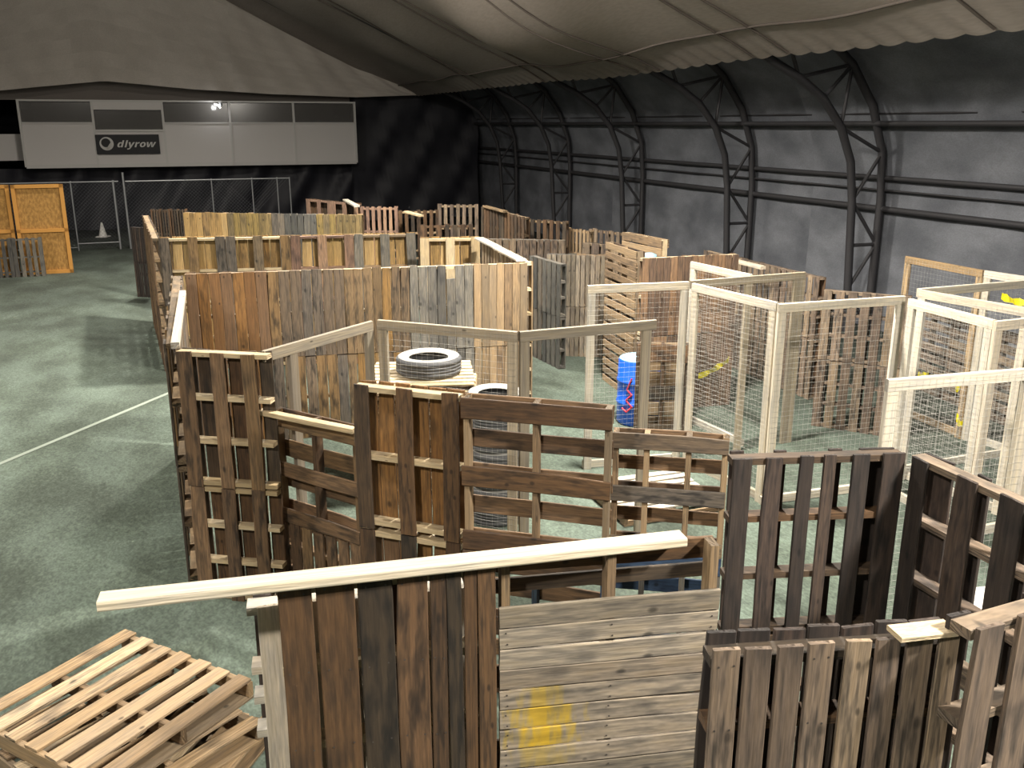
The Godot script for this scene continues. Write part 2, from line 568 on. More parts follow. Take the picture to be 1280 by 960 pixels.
	for k in ys.size():
		st = st_new()
		var q := 12.5 - float(ys[k][2])
		if k < 2: q -= 0.12
		tube_into(st, [hall(-11, ys[k][0], q), hall(43, ys[k][0], q)], ys[k][1], 6)
		tag(mi("trim_%d" % (k + 1), done(st), M.truss), ["dark purlin pipe along the wall at truss knee", "thin pipe just above the purlin", "upper wall girt pipe below the purlin", "thin cable between the two wall girts", "lower wall girt pipe behind the trusses"][k], "pipe", "", "structure")

func far_box(st, a0: float, a1: float, y0: float, y1: float, s0: float, s1: float):
	# box given in hall coordinates (across, height, along)
	var b := Basis(ACROSS, Vector3.UP, -ALONG)
	box_into(st, Vector3(a0, y0, -s1), Vector3(a1, y1, -s0), Transform3D(b, Vector3.ZERO))

func far_part(called, m, parent, a0, a1, y0, y1, s0, s1):
	var st := st_new()
	far_box(st, a0, a1, y0, y1, s0, s1)
	return mi(called, done(st), m, parent)

func build_far_end():
	var st: SurfaceTool
	# ---- raised viewing box: five bays between white posts
	var b = thing("viewing_box", "raised white viewing box with dark windows at the far end", "viewing box", hall(36.5, 0, 1.2))
	b.position = Vector3.ZERO
	var x0 := -4.5
	for k in 5:
		var l := x0 + k * 2.3
		if k == 1:
			far_part("wall_panel", M.booth_white, b, l, l + 2.3, 2.42, 3.55, 36.5, 36.6)
			far_part("head_panel", M.booth_white, b, l, l + 2.3, 4.27, 4.6, 36.5, 36.6)
			var pn = far_part("window_pane", M.glass, b, l + 0.05, l + 2.25, 3.6, 4.25, 36.54, 36.56)
		else:
			far_part("wall_panel", M.booth_white, b, l, l + 2.3, 2.42, 3.82, 36.5, 36.6)
			var pn = far_part("window_pane", M.glass, b, l + 0.05, l + 2.25, 3.85, 4.52, 36.54, 36.56)
		far_part("window_rail", M.booth_frame, b, l, l + 2.3, 4.54, 4.6, 36.47, 36.6)
		far_part("sill", M.booth_frame, b, l, l + 2.3, (3.53 if k == 1 else 3.8), (3.6 if k == 1 else 3.85), 36.45, 36.6)
	for k in 6:
		far_part("post", M.booth_frame, b, x0 + k * 2.3 - 0.04, x0 + k * 2.3 + 0.04, 2.35, 4.6, 36.46, 36.62)
	far_part("side_wall", M.booth_white, b, -9.5, -4.55, 2.55, 3.45, 37.2, 37.3)
	far_part("box_floor", M.booth_frame, b, x0, 7.0, 2.3, 2.42, 36.5, 41.5)
	far_part("rear_wall", M.gable, b, x0, 7.0, 2.42, 4.6, 41.4, 41.5)
	far_part("fascia", M.fascia, b, x0 - 5.0, 7.0, 4.6, 5.7, 37.4, 37.45)
	for k in 6:
		far_part("stilt", M.truss, b, x0 + k * 2.3 - 0.05, x0 + k * 2.3 + 0.05, 0.0, 2.3, 38.0, 38.1)
	# ---- banner with emblem and slanted lettering
	var bn = thing("banner", "black banner with round emblem and slanted silver lettering", "banner", Vector3.ZERO)
	far_part("cloth", M.black, bn, -2.2, -0.1, 2.76, 3.43, 36.40, 36.44)
	var basis := Basis(ACROSS, Vector3.UP, -ALONG)
	st = st_new()
	var cc := 28
	for k in cc:
		var w0 := TAU * k / cc
		var w1 := TAU * (k + 1) / cc
		var ri0 := 0.15 + 0.04 * cos(w0 - 2.2)
		var ri1 := 0.15 + 0.04 * cos(w1 - 2.2)
		var o := Vector3(-1.85, 3.12, -36.385)
		quad(st, basis * (o + Vector3(cos(w0) * ri0, sin(w0) * ri0, 0)), basis * (o + Vector3(cos(w1) * ri1, sin(w1) * ri1, 0)), basis * (o + Vector3(cos(w1) * 0.23, sin(w1) * 0.23, 0)), basis * (o + Vector3(cos(w0) * 0.23, sin(w0) * 0.23, 0)))
	# slanted wedge inside the ring
	var e0 := Vector3(-1.85, 3.12, -36.385)
	tri(st, basis * (e0 + Vector3(-0.05, -0.2, 0)), basis * (e0 + Vector3(0.16, 0.08, 0)), basis * (e0 + Vector3(0.08, -0.19, 0)))
	mi("emblem", done(st), M.booth_frame, bn)
	var tm := TextMesh.new()
	var fnt := SystemFont.new()
	fnt.font_names = PackedStringArray(["Droid Sans"])
	fnt.font_weight = 700
	tm.font = fnt
	tm.text = "dlyrow"
	tm.font_size = 48
	tm.pixel_size = 0.0072
	tm.depth = 0.012
	var tx = mi("lettering", tm, M.booth_frame, bn)
	var sh := Basis(Vector3(1.12, 0, 0), Vector3(0.32, 0.9, 0), Vector3(0, 0, 1))
	tx.transform = Transform3D(basis * sh, basis * Vector3(-0.87, 3.1, -36.385))
	# ---- lamp glimpsed in the middle window
	var lp = thing("window_lamp", "small bright lamp showing in the viewing box window", "lamp", hall(36.3, 4.42, 1.98))
	st = st_new()
	var arc := []
	for k in 7: arc.append(Vector3(0.22 * sin(k * 0.22) - 0.1, 0.16 * cos(k * 0.24) - 0.1, 0))
	tube_into(st, arc, 0.035, 8)
	mi("tube", done(st), M.glow, lp)
	st = st_new()
	box_into(st, Vector3(0.08, 0.0, -0.1), Vector3(0.16, 0.12, 0.06))
	mi("bracket", done(st), M.steel, lp)
	var ol := OmniLight3D.new()
	ol.name = "light"
	ol.position = Vector3(0, -0.05, 0.25)
	ol.light_energy = 0.15
	ol.light_size = 0.1
	ol.omni_range = 40.0
	ol.omni_attenuation = 2.0
	ol.shadow_enabled = true
	lp.add_child(ol)
	# ---- gable liner above the box, its hem rising to a blunt peak
	st = st_new()
	st.set_smooth_group(0)
	var hem := [[-13.0, 4.6], [-9.0, 4.7], [-5.0, 4.86], [-1.7, 5.22], [1.2, 4.98], [4.0, 4.84], [7.0, 4.76], [10.4, 4.9]]
	var NX := 90
	var rows := 10
	var grid := []
	for i in NX + 1:
		var x := lerpf(-13.0, 10.4, float(i) / NX)
		var hy := 4.6
		for k in hem.size() - 1:
			if x >= hem[k][0] - 0.001 and x <= hem[k + 1][0] + 0.001:
				hy = lerpf(hem[k][1], hem[k + 1][1], (x - hem[k][0]) / (hem[k + 1][0] - hem[k][0]))
		var ty := liner_height(x)
		var col := []
		for j in rows + 1:
			col.append(hall(36.2 + 0.06 * sin(x * 2.1) + 0.05 * sin(x * 5.3 + j), lerpf(hy, maxf(ty, hy + 0.02), float(j) / rows), x))
		grid.append(col)
	for i in NX:
		for j in rows:
			quad(st, grid[i][j + 1], grid[i + 1][j + 1], grid[i + 1][j], grid[i][j], i * 0.05, j * 0.1, (i + 1) * 0.05, (j + 1) * 0.1)
	tag(mi("wall_gable", done(st), M.gable_liner), "off-white fabric hung over the far gable above the viewing box", "wall", "", "structure")
	# ---- gable posts showing faintly through the fabric
	for e in [[-4.6, "first"], [-3.4, "second"], [0.45, "third"], [1.6, "fourth"]]:
		st = st_new()
		far_box(st, e[0] - 0.1, e[0] + 0.1, 0.0, 9.6, 42.0, 42.2)
		tag(mi("gable_post", done(st), M.truss), "%s dark gable post showing through the far fabric, from the left" % e[1], "post", "gable posts")
	# ---- black sheeting draped under the box in slanting folds
	st = st_new()
	st.set_smooth_group(0)
	grid = []
	for i in 161:
		var x := lerpf(-12.0, 12.2, i / 160.0)
		var col := []
		for j in 9:
			var y := lerpf(0.05, 2.27, j / 8.0) if x < 7.05 else lerpf(0.05, 5.4, j / 8.0)
			col.append(hall(37.3 + 0.16 * sin(x * 3.1 - y * 2.6) + 0.08 * sin(x * 7.0 - y * 3.0), y, x))
		grid.append(col)
	for i in 160:
		for j in 8:
			quad(st, grid[i][j + 1], grid[i + 1][j + 1], grid[i + 1][j], grid[i][j])
	tag(mi("curtain", done(st), M.curtain), "black sheeting draped in slanting folds below the viewing box", "curtain")
	# ---- chain-link fence
	var fc = thing("chain_link_fence", "grey chain-link fence with gate before the black sheeting", "fence", Vector3.ZERO)
	var s := 31.5
	for x in [-9.5, -6.0, -2.75, -1.55, -1.25, 1.35, 2.6, 3.4, 3.8]:
		st = st_new()
		tube_into(st, [hall(s, 0, x), hall(s, 2.12 if absf(x + 1.25) > 0.01 else 2.35, x)], 0.035 if x > -1.6 and x < -1.2 else 0.022, 6)
		mi("post", done(st), M.steel, fc)
	for e in [[-9.5, -1.4, 2.08, 0.025], [-1.2, 3.8, 2.08, 0.025], [-2.75, -1.55, 0.22, 0.02], [-9.5, -2.75, 0.1, 0.012], [-1.2, 3.8, 0.1, 0.012]]:
		st = st_new()
		tube_into(st, [hall(s, e[2], e[0]), hall(s, e[2], e[1])], e[3], 6)
		mi("rail", done(st), M.steel, fc)
	st = st_new()
	var pitch := 0.11
	var n := int(13.3 / pitch)
	for i in range(-19, n + 1):
		var xa := -9.5 + i * pitch
		for dir in [1, -1]:
			var xs := xa if dir == 1 else xa + 2.0
			var pa := Vector2(xs, 0.06)
			var pb := Vector2(xs + dir * 2.0, 2.06)
			if pb.x > 3.8 or pb.x < -9.5 or pa.x > 3.8 or pa.x < -9.5: continue
			tube_into(st, [hall(s, pa.y, pa.x), hall(s, pb.y, pb.x)], 0.0025, 3)
	tag(mi("chain_link", done(st), M.fence_wire, fc), "woven wire of the fence", "", "", "stuff")
	# ---- cone behind the fence
	var cn = thing("traffic_cone", "white traffic cone behind the fence gate", "cone", hall(35.2, 0, -2.25))
	st = st_new()
	lathe_into(st, [Vector2(0.15, 0.03), Vector2(0.13, 0.05), Vector2(0.025, 0.5), Vector2(0.0, 0.5)], 16)
	mi("body", done(st), M.white, cn)
	st = st_new()
	box_into(st, Vector3(-0.19, 0, -0.19), Vector3(0.19, 0.03, 0.19))
	mi("base", done(st), M.white, cn)
	# ---- framed chipboard sheets with a pallet leaning in front
	for k in 2:
		var pw = thing("chipboard_panel", ["yellow framed chipboard panel cut by the left picture edge", "yellow framed chipboard panel left of the fence gate"][k], "panel", Vector3.ZERO, 0.0, "framed chipboard panels")
		var l: float = [-5.45, -3.74][k]
		var r: float = [-3.80, -2.53][k]
		var sb := 26.8 + (0.12 if k == 0 else 0.0)
		far_part("sheet", M.osb, pw, l, r, 0.0, 2.3, sb + 0.05, sb + 0.07)
		for e in [[l, l + 0.09, 0.0, 2.3], [r - 0.09, r, 0.0, 2.3], [l, r, 2.21, 2.3], [l, r, 1.08, 1.17], [l, r, 0.0, 0.09]]:
			far_part("batten", M.osbframe, pw, e[0], e[1], e[2], e[3], sb, sb + 0.05)
	var pa2 := hall(26.45, 0, -4.55)
	var pb2 := hall(26.45, 0, -3.15)
	var pm2 := pa2.lerp(pb2, 0.5)
	var pk := style("comb")
	pk.front = [[0, 0.14], [0.22, 0.36], [0.45, 0.58], [0.66, 0.78], [0.86, 1]]
	stand("grey-brown slatted pallet leaning by the chipboard, left one", Vector2(pa2.x, pa2.z), Vector2(pm2.x, pm2.z), 0.0, 1.0, pk, "grey", "grey", "grey", "pallets before the chipboard")
	stand("grey-brown slatted pallet leaning by the chipboard, right one", Vector2(pm2.x, pm2.z), Vector2(pb2.x, pb2.z), 0.0, 1.0, pk, "grey", "grey", "grey", "pallets before the chipboard")

# ------------------------------------------------------------------ pallets
# even spans: n boards over 0..1, gap = share of the pitch left open
func spans(n: int, gap: float) -> Array:
	var out := []
	var wdt := 1.0 / (n - gap + (0 if gap < 0 else 0)) if n > 0 else 1.0
	for i in n:
		var a := i * wdt
		out.append([a, a + wdt * (1.0 - gap)])
	return out

func style(kind: String) -> Dictionary:
	match kind:
		"solid": return {"o": "v", "front": spans(7, 0.05), "back": [[0, 0.13], [0.44, 0.56], [0.87, 1]], "str": [0.03, 0.5, 0.97]}
		"wide_solid": return {"o": "v", "front": spans(10, 0.05), "back": [[0, 0.1], [0.45, 0.55], [0.9, 1]], "str": [0.03, 0.5, 0.97]}
		"skeleton": return {"o": "v", "front": [[0, 0.15], [0.425, 0.575], [0.85, 1]], "back": spans(6, 0.07), "str": [0.04, 0.5, 0.96]}
		"ladder": return {"o": "v", "front": [[0, 0.17], [0.38, 0.53], [0.72, 0.87]], "back": spans(6, 0.14), "str": [0.025, 0.34, 0.66, 0.975]}
		"open": return {"o": "h", "front": [[0, 0.13], [0.44, 0.57], [0.87, 1]], "back": spans(5, 0.5), "str": [0.03, 0.5, 0.97]}
		"picket": return {"o": "v", "front": spans(7, 0.28), "back": [[0, 0.12], [0.44, 0.56], [0.88, 1]], "str": [0.03, 0.36, 0.66, 0.97]}
		"comb": return {"o": "v", "front": spans(7, 0.42), "back": [[0, 0.1], [0.45, 0.55], [0.9, 1]], "str": [0.12, 0.5, 0.95]}
		"holes": return {"o": "v", "front": spans(6, 0.16), "back": [[0, 0.3], [0.4, 0.6], [0.7, 1]], "str": [0.03, 0.36, 0.66, 0.97]}
		"solid_across": return {"o": "h", "front": spans(8, 0.07), "back": [[0, 0.12], [0.44, 0.56], [0.88, 1]], "str": [0.03, 0.5, 0.97]}
		"loose_across": return {"o": "h", "front": spans(8, 0.3), "back": [[0, 0.12], [0.44, 0.56], [0.88, 1]], "str": [0.03, 0.5, 0.97]}
	return {}

# fills a node with the boards of one pallet: x = width, y = height, front face at z = 0, body behind
func fill_pallet(t, w: float, h: float, s: Dictionary, pal: String, pal_back := "", pal_str := ""):
	var th: float = s.get("t", 0.125)
	var bt := 0.02
	var pb := pal_back if pal_back else pal
	var ps := pal_str if pal_str else pal
	var vert: bool = s.o == "v"
	var run := h if vert else w       # length of the boards
	var wide := w if vert else h      # direction they are laid along
	var mats: Dictionary = s.get("mats", {})
	var cuts: Dictionary = s.get("cut", {})      # boards sawn short at the far end
	for layer in 2:
		var list: Array = s.front if layer == 0 else s.back
		var z := -bt / 2 if layer == 0 else -th + bt / 2
		for i in list.size():
			var a: float = list[i][0] * wide
			var b: float = list[i][1] * wide
			var m = pick(pal if layer == 0 else pb)
			if layer == 0 and mats.has(i): m = mats[i]
			var trim := rng.randf_range(0.0, 0.012)
			if layer == 0 and cuts.has(i): trim = cuts[i]
			var along := run / 2 - trim / 2
			var turn := rng.randf_range(-0.006, 0.006)
			var mid := (a + b) / 2
			z += rng.randf_range(-0.003, 0.003)
			var c := Vector3(mid, along, z) if vert else Vector3(along, h - mid, z)
			plank("slat" if layer == 0 else "rear_slat", c, run - trim, b - a, bt, (PI / 2 if vert else 0.0) + turn, m, t)
	for f in s.str:
		var p: float = f * run
		var d := th - 2 * bt
		var c := Vector3(w / 2, p, -th / 2) if vert else Vector3(p, h / 2, -th / 2)
		p = clampf(p, 0.02, run - 0.02)
		if vert: c.y = p
		else: c.x = p
		plank("stringer", c, wide, 0.038, d, 0.0 if vert else PI / 2, pick(ps), t, 0)

	if s.get("nails", false):
		var st := st_new()
		st.set_smooth_group(-1)
		for e in s.front:
			for f in s.str:
				for k in 2:
					var q: float = lerpf(e[0], e[1], 0.22 + 0.56 * k) * wide
					var g: float = clampf(f * run, 0.02, run - 0.02) + rng.randf_range(-0.008, 0.008)
					var c := Vector3(q, g, 0.001) if vert else Vector3(g, h - q, 0.001)
					for w6 in 6:
						tri(st, c, c + Vector3(cos((w6 + 1) * PI / 3), sin((w6 + 1) * PI / 3), 0) * 0.0045, c + Vector3(cos(w6 * PI / 3), sin(w6 * PI / 3), 0) * 0.0045)
		tag(mi("nail_heads", done(st), M.nail, t), "dark nail heads", "", "", "stuff")

# one pallet standing on edge: ground line from a to b (front face), base height y
func stand(label: String, a: Vector2, b: Vector2, y: float, h: float, s: Dictionary, pal: String, pal_back := "", pal_str := "", group := ""):
	var d := b - a
	var t = thing("pallet", label, "pallet", Vector3(a.x, y, a.y), atan2(-d.y, d.x), group)
	fill_pallet(t, d.length() - 0.006, h - 0.003, s, pal, pal_back, pal_str)
	return t

# a run of stacked pallets; labels: one short description for each column
func wall_run(descs: Array, a: Vector2, b: Vector2, h: float, split: float, top: String, low: String, pals: Array, group := ""):
	var n := descs.size()
	for i in n:
		var p := a.lerp(b, float(i) / n)
		var q := a.lerp(b, float(i + 1) / n)
		var pl: Array = pals[i % pals.size()]
		var tt: Dictionary = style(top)
		if split > 0.01:
			stand(descs[i] + ", upper of its stack", p, q, split, h - split, tt, pl[0], pl[1], pl[2], group)
			stand(descs[i] + ", lower of its stack", p, q, 0.0, split, style(low), pl[0], pl[1], pl[2], group)
		else:
			stand(descs[i], p, q, 0.0, h, tt, pl[0], pl[1], pl[2], group)

# one loose length of timber lying from a to b (centre line), width w and thickness t
func timber(called: String, label: String, category: String, a: Vector3, b: Vector3, w: float, t: float, m, group := ""):
	var o := MeshInstance3D.new()
	o.name = numbered(called)
	o.mesh = board_meshes[0]
	o.material_override = m
	add_child(o)
	var x := (b - a).normalized()
	var z := Vector3.UP - x * x.dot(Vector3.UP)
	z = z.normalized()
	var y := z.cross(x)
	o.transform = Transform3D(Basis(x * a.distance_to(b), y * w, z * t), (a + b) / 2)
	tag(o, label, category, group)
	return o

# timber frame with welded wire stretched over it
func mesh_frame(label: String, a: Vector2, b: Vector2, h: float, posts: Array, pal: String, low_rail := true, wire := true):
	var d := b - a
	var w := d.length()
	var t = thing("mesh_frame", label, "frame", Vector3(a.x, 0, a.y), atan2(-d.y, d.x), "timber frames with wire mesh")
	plank("top_rail", Vector3(w / 2, h - 0.045, -0.02), w, 0.09, 0.04, 0.0, pick(pal), t, 0)
	for f in posts:
		plank("post", Vector3(clampf(f * w, 0.045, w - 0.045), (h - 0.09) / 2, -0.02), h - 0.09, 0.09, 0.04, PI / 2, pick(pal), t, 0)
	if low_rail: plank("bottom_rail", Vector3(w / 2, 0.045, -0.065), w, 0.09, 0.04, 0.0, pick(pal), t, 0)
	if wire:
		var st := st_new()
		var step := 0.055
		var n := int(w / step)
		for i in n + 1:
			var x := minf(i * step, w)
			tube_into(st, [Vector3(x, 0.02, 0.006), Vector3(x, h * 0.55, 0.012 * sin(i * 0.9)), Vector3(x, h - 0.02, 0.006)], 0.0009, 3)
		for i in int(h / step):
			var y := 0.03 + i * step
			tube_into(st, [Vector3(0, y, 0.008), Vector3(w / 2, y, 0.012 * sin(i * 0.7)), Vector3(w, y, 0.008)], 0.0009, 3)
		tag(mi("wire_mesh", done(st), M.wire, t), "thin welded wire mesh", "", "", "stuff")
	return t

func tire(label: String, at: Vector3, r: float, wd: float, group := ""):
	var t = thing("tire", label, "tire", at, rng.randf() * 3.0, group)
	var st := st_new()
	var ri := r * 0.60
	# tread with grooves and shoulders
	var prof := [Vector2(r * 0.93, 0.012), Vector2(r * 0.985, 0.03)]
	for k in 4:
		var y0 := lerpf(0.035, wd - 0.035, k / 4.0)
		var y1 := lerpf(0.035, wd - 0.035, (k + 0.8) / 4.0)
		prof.append(Vector2(r, y0)); prof.append(Vector2(r, y1))
		if k < 3:
			prof.append(Vector2(r - 0.012, y1 + 0.001)); prof.append(Vector2(r - 0.012, lerpf(0.035, wd - 0.035, (k + 1) / 4.0) - 0.001))
	prof.append(Vector2(r * 0.985, wd - 0.03)); prof.append(Vector2(r * 0.93, wd - 0.012))
	lathe_into(st, prof, 40)
	mi("tread", done(st), M.rubber, t)
	st = st_new()
	lathe_into(st, [Vector2(r * 0.93, wd - 0.012), Vector2(r * 0.84, wd), Vector2(r * 0.74, wd - 0.003), Vector2(ri + 0.02, wd - 0.02), Vector2(ri, wd - 0.03)], 40)
	mi("upper_sidewall", done(st), M.rubber_dusty, t)
	st = st_new()
	lathe_into(st, [Vector2(ri, 0.03), Vector2(ri + 0.02, 0.02), Vector2(r * 0.74, 0.003), Vector2(r * 0.84, 0.0), Vector2(r * 0.93, 0.012)], 40)
	mi("lower_sidewall", done(st), M.rubber_dusty, t)
	st = st_new()
	lathe_into(st, [Vector2(ri, wd - 0.03), Vector2(ri + 0.012, wd - 0.045), Vector2(r * 0.9, wd * 0.7), Vector2(r * 0.94, wd * 0.5), Vector2(r * 0.9, wd * 0.3), Vector2(ri + 0.012, 0.045), Vector2(ri, 0.03)], 40)
	mi("inner_lining", done(st), M.rubber, t)
	return t

# pallet lying flat, deck up, centred on its base
func lying(label: String, at: Vector3, turn: float, w: float, l: float, n: int, gap: float, pal: String, pal_str: String, group := "", tilt := Vector2.ZERO):
	var t = thing("pallet", label, "pallet", at, turn, group)
	t.rotation.x = tilt.x
	t.rotation.z = tilt.y
	var th := 0.14
	var flat := Basis(Vector3.RIGHT, -PI / 2)
	for layer in 2:
		var list := spans(n, gap) if layer == 0 else spans(4, 0.6)
		for e in list:
			var mid: float = (e[0] + e[1]) / 2
			var o = mi("slat" if layer == 0 else "rear_slat", board_meshes[rng.randi() % 4], pick(pal if layer == 0 else pal_str), t)
			var cut := rng.randf_range(0, 0.03)
			o.transform = Transform3D((Basis(Vector3.UP, rng.randf_range(-0.012, 0.012)) * flat).scaled_local(Vector3(w - cut, (e[1] - e[0]) * l, 0.02)), Vector3(rng.randf_range(-0.01, 0.01), th - 0.01 if layer == 0 else 0.01, (mid - 0.5) * l))
	for f in [-0.5, 0.0, 0.5]:
		var o = mi("stringer", board_meshes[0], pick(pal_str), t)
		o.transform = Transform3D(Basis(Vector3.UP, PI / 2).scaled_local(Vector3(l, th - 0.04, 0.04)), Vector3(f * (w - 0.04), th / 2, 0))
	return t

func build_pallet_walls():
	var s: Dictionary
	# ---- nearest wall, under the pine beam
	s = style("solid")
	s.front = [[0, 0.15], [0.172, 0.345], [0.36, 0.52], [0.527, 0.68], [0.688, 0.765], [0.77, 0.84], [0.85, 0.91], [0.915, 1]]
	s.str = [0.03, 0.31, 0.64, 0.97]
	s.nails = true
	stand("dark brown close-boarded pallet under the pine beam, upper of its stack", Vector2(-0.89, -3.13), Vector2(-0.06, -3.31), 1.06, 1.06, s, "umber", "umber", "pine", "nearest pallet wall")
	stand("dark brown close-boarded pallet under the pine beam, lower of its stack", Vector2(-0.89, -3.13), Vector2(-0.06, -3.31), 0.0, 1.06, s, "umber", "umber", "pine", "nearest pallet wall")
	s = style("solid_across")
	s.front = []
	for k in 9: s.front.append([0.185 + k * 0.0915, 0.185 + k * 0.0915 + 0.0865])
	s.back = [[0, 0.09], [0.115, 0.175], [0.5, 0.6], [0.85, 1]]
	s.nails = true
	s.mats = {4: M.paint0, 5: M.paint1, 6: M.paint2, 7: M.paint3}
	stand("grey pallet of horizontal boards with yellow paint and open top slot", Vector2(-0.05, -3.32), Vector2(0.88, -3.47), 1.06, 1.06, s, "greytan", "umber", "tan", "nearest pallet wall")
	s = style("solid_across")
	stand("grey pallet below the yellow-painted pallet", Vector2(-0.05, -3.32), Vector2(0.88, -3.47), 0.0, 1.06, s, "greytan", "umber", "tan", "nearest pallet wall")
	# ---- pale pallet sticking out behind the nearest wall
	s = style("solid")
	s.front = [[0.045, 0.15], [0.19, 0.32], [0.36, 0.5], [0.55, 0.7], [0.75, 0.88], [0.9, 1]]
	s.back = [[0.02, 0.1], [0.45, 0.55], [0.9, 1]]
	s.str = [0.03, 0.14, 0.4, 0.56, 0.7, 0.97]
	stand("pale pallet edge sticking out left of the dark brown one", Vector2(-1.07, -3.31), Vector2(-0.19, -3.49), 0.92, 1.01, s, "white", "dark", "white", "")
	stand("pale pallet under the one sticking out left", Vector2(-1.07, -3.31), Vector2(-0.19, -3.49), 0.0, 0.92, s, "white", "dark", "white", "")
	# ---- bottom right corner
	s = style("picket")
	s.front = [[0, 0.108], [0.13, 0.236], [0.258, 0.36], [0.384, 0.488], [0.535, 0.638], [0.662, 0.76], [0.785, 0.892], [0.917, 1]]
	s.back = spans(7, 0.09)
	s.str = [0.15, 0.4, 0.7, 0.94]
	s.nails = true
	stand("grey-brown picket pallet at the bottom right, upper of its stack", Vector2(0.67, -2.70), Vector2(1.54, -2.80), 1.06, 1.06, s, "mauve", "dark", "umber", "bottom right pallets")
	stand("grey-brown picket pallet at the bottom right, lower of its stack", Vector2(0.67, -2.70), Vector2(1.54, -2.80), 0.0, 1.06, s, "mauve", "dark", "umber", "bottom right pallets")
	timber("board_offcut", "short bright pine offcut on top of the bottom right pallet", "board", Vector3(1.30, 2.13, -2.78), Vector3(1.51, 2.13, -2.82), 0.09, 0.02, wood.pine[1])
	s = style("picket")
	s.front = [[0, 0.16], [0.24, 0.42], [0.5, 0.68], [0.78, 1]]
	stand("tan picket pallet cut off by the right picture edge, upper of its stack", Vector2(1.53, -2.69), Vector2(2.31, -3.03), 1.1, 1.1, s, "mauve", "dark", "mauve", "bottom right pallets")
	stand("tan picket pallet cut off by the right picture edge, lower of its stack", Vector2(1.53, -2.69), Vector2(2.31, -3.03), 0.0, 1.1, s, "mauve", "dark", "mauve", "bottom right pallets")
	# ---- dark corner
	s = style("picket")
	s.front = [[0, 0.107], [0.185, 0.29], [0.383, 0.468], [0.525, 0.596], [0.695, 0.794], [0.872, 1]]
	s.back = [[0.02, 0.1], [0.27, 0.35], [0.6, 0.68], [0.76, 0.99]]
	s.str = [0.03, 0.34, 0.66, 0.97]
	stand("blackened pallet with wide gaps facing us, upper of its stack", Vector2(1.16, -4.52), Vector2(2.10, -4.60), 1.06, 1.06, s, "dark", "dark", "umber", "dark corner pallets")
	stand("blackened pallet with wide gaps facing us, lower of its stack", Vector2(1.16, -4.52), Vector2(2.10, -4.60), 0.0, 1.06, s, "dark", "dark", "umber", "dark corner pallets")
	s.front = [[0.02, 0.13], [0.32, 0.46], [0.6, 0.74], [0.88, 1]]
	s.back = [[0.0, 0.2], [0.36, 0.44], [0.65, 0.72], [0.9, 0.98]]
	stand("blackened pallet turned sideways beside the bottom right corner, upper of its stack", Vector2(2.11, -4.60), Vector2(2.44, -3.67), 1.06, 1.06, s, "dark", "dark", "mauve", "dark corner pallets")
	stand("blackened pallet turned sideways beside the bottom right corner, lower of its stack", Vector2(2.11, -4.60), Vector2(2.44, -3.67), 0.0, 1.06, s, "dark", "dark", "mauve", "dark corner pallets")
	# ---- middle row, left to right
	wall_run(["tall laddered pallet at the left corner of the maze"], Vector2(-2.60, -6.89), Vector2(-1.86, -6.76), 2.12, 1.0, "ladder", "ladder", [["brown", "umber", "pine"]], "middle row pallets")
	s = style("open")
	s.back = spans(4, 0.45)
	stand("open-boarded brown pallet beneath a bright pine cap", Vector2(-1.94, -7.01), Vector2(-1.17, -6.50), 0.66, 0.94, s, "brown", "brown", "brown", "middle row pallets")
	s = style("picket")
	s.front = spans(7, 0.18)
	stand("short upright-boarded pallet under the pine-capped pallet", Vector2(-1.94, -7.01), Vector2(-1.17, -6.50), 0.0, 0.66, s, "brown", "brown", "brown", "middle row pallets")
	timber("pine_board", "bright pine board capping the open brown pallet", "board", Vector3(-2.20, 1.62, -7.03), Vector3(-1.16, 1.62, -6.44), 0.07, 0.038, wood.pine[0])
	wall_run(["brown pallet with three broad posts and orange inner boards"], Vector2(-1.08, -5.98), Vector2(-0.35, -5.71), 2.12, 1.06, "skeleton", "skeleton", [["umber", "orange", "pine"]], "middle row pallets")
	s = style("open")
	s.back = spans(5, 0.48)
	stand("open pallet of horizontal boards with blue-smeared post, upper of its stack", Vector2(-0.33, -5.62), Vector2(0.62, -5.36), 1.06, 1.06, s, "umber", "brown", "tan", "middle row pallets")
	stand("open pallet of horizontal boards left of the blue one, lower of its stack", Vector2(-0.33, -5.62), Vector2(0.62, -5.36), 0.0, 1.06, s, "umber", "brown", "navy", "middle row pallets")
	s.str = [0.03, 0.3, 0.66, 0.97]
	stand("low open pallet with four uprights next to the dark pallets", Vector2(0.66, -5.73), Vector2(1.41, -5.59), 1.0, 0.85, s, "weathered", "brown", "tan", "middle row pallets")
	stand("blue-painted pallet glimpsed through the open top slot", Vector2(0.66, -5.73), Vector2(1.41, -5.59), 0.0, 1.0, s, "navy", "navy", "grey", "middle row pallets")
	# ---- left side wall and the rows behind
	wall_run(["left side wall pallet nearest the laddered corner", "left side wall pallet in the middle of its run", "left side wall pallet meeting the orange boards"], Vector2(-2.67, -7.20), Vector2(-3.82, -10.61), 2.12, 1.06, "solid", "solid", [["weathered", "weathered", "tan"]], "left side wall pallets")
	s = style("solid")
	s.cut = {4: 0.17}
	stand("silver-grey boarded pallet behind the tire, upper of its stack", Vector2(-1.26, -11.23), Vector2(-0.48, -11.41), 1.06, 1.06, s, "grey", "grey", "pine", "long wall pallets")
	stand("silver-grey boarded pallet behind the tire, lower of its stack", Vector2(-1.26, -11.23), Vector2(-0.48, -11.41), 0.0, 1.06, style("solid"), "grey", "grey", "pine", "long wall pallets")
	wall_run(["orange-brown boarded pallet at the left of the long wall"], Vector2(-3.82, -10.66), Vector2(-2.91, -10.86), 2.12, 1.06, "solid", "solid", [["orange", "brown", "tan"]], "long wall pallets")
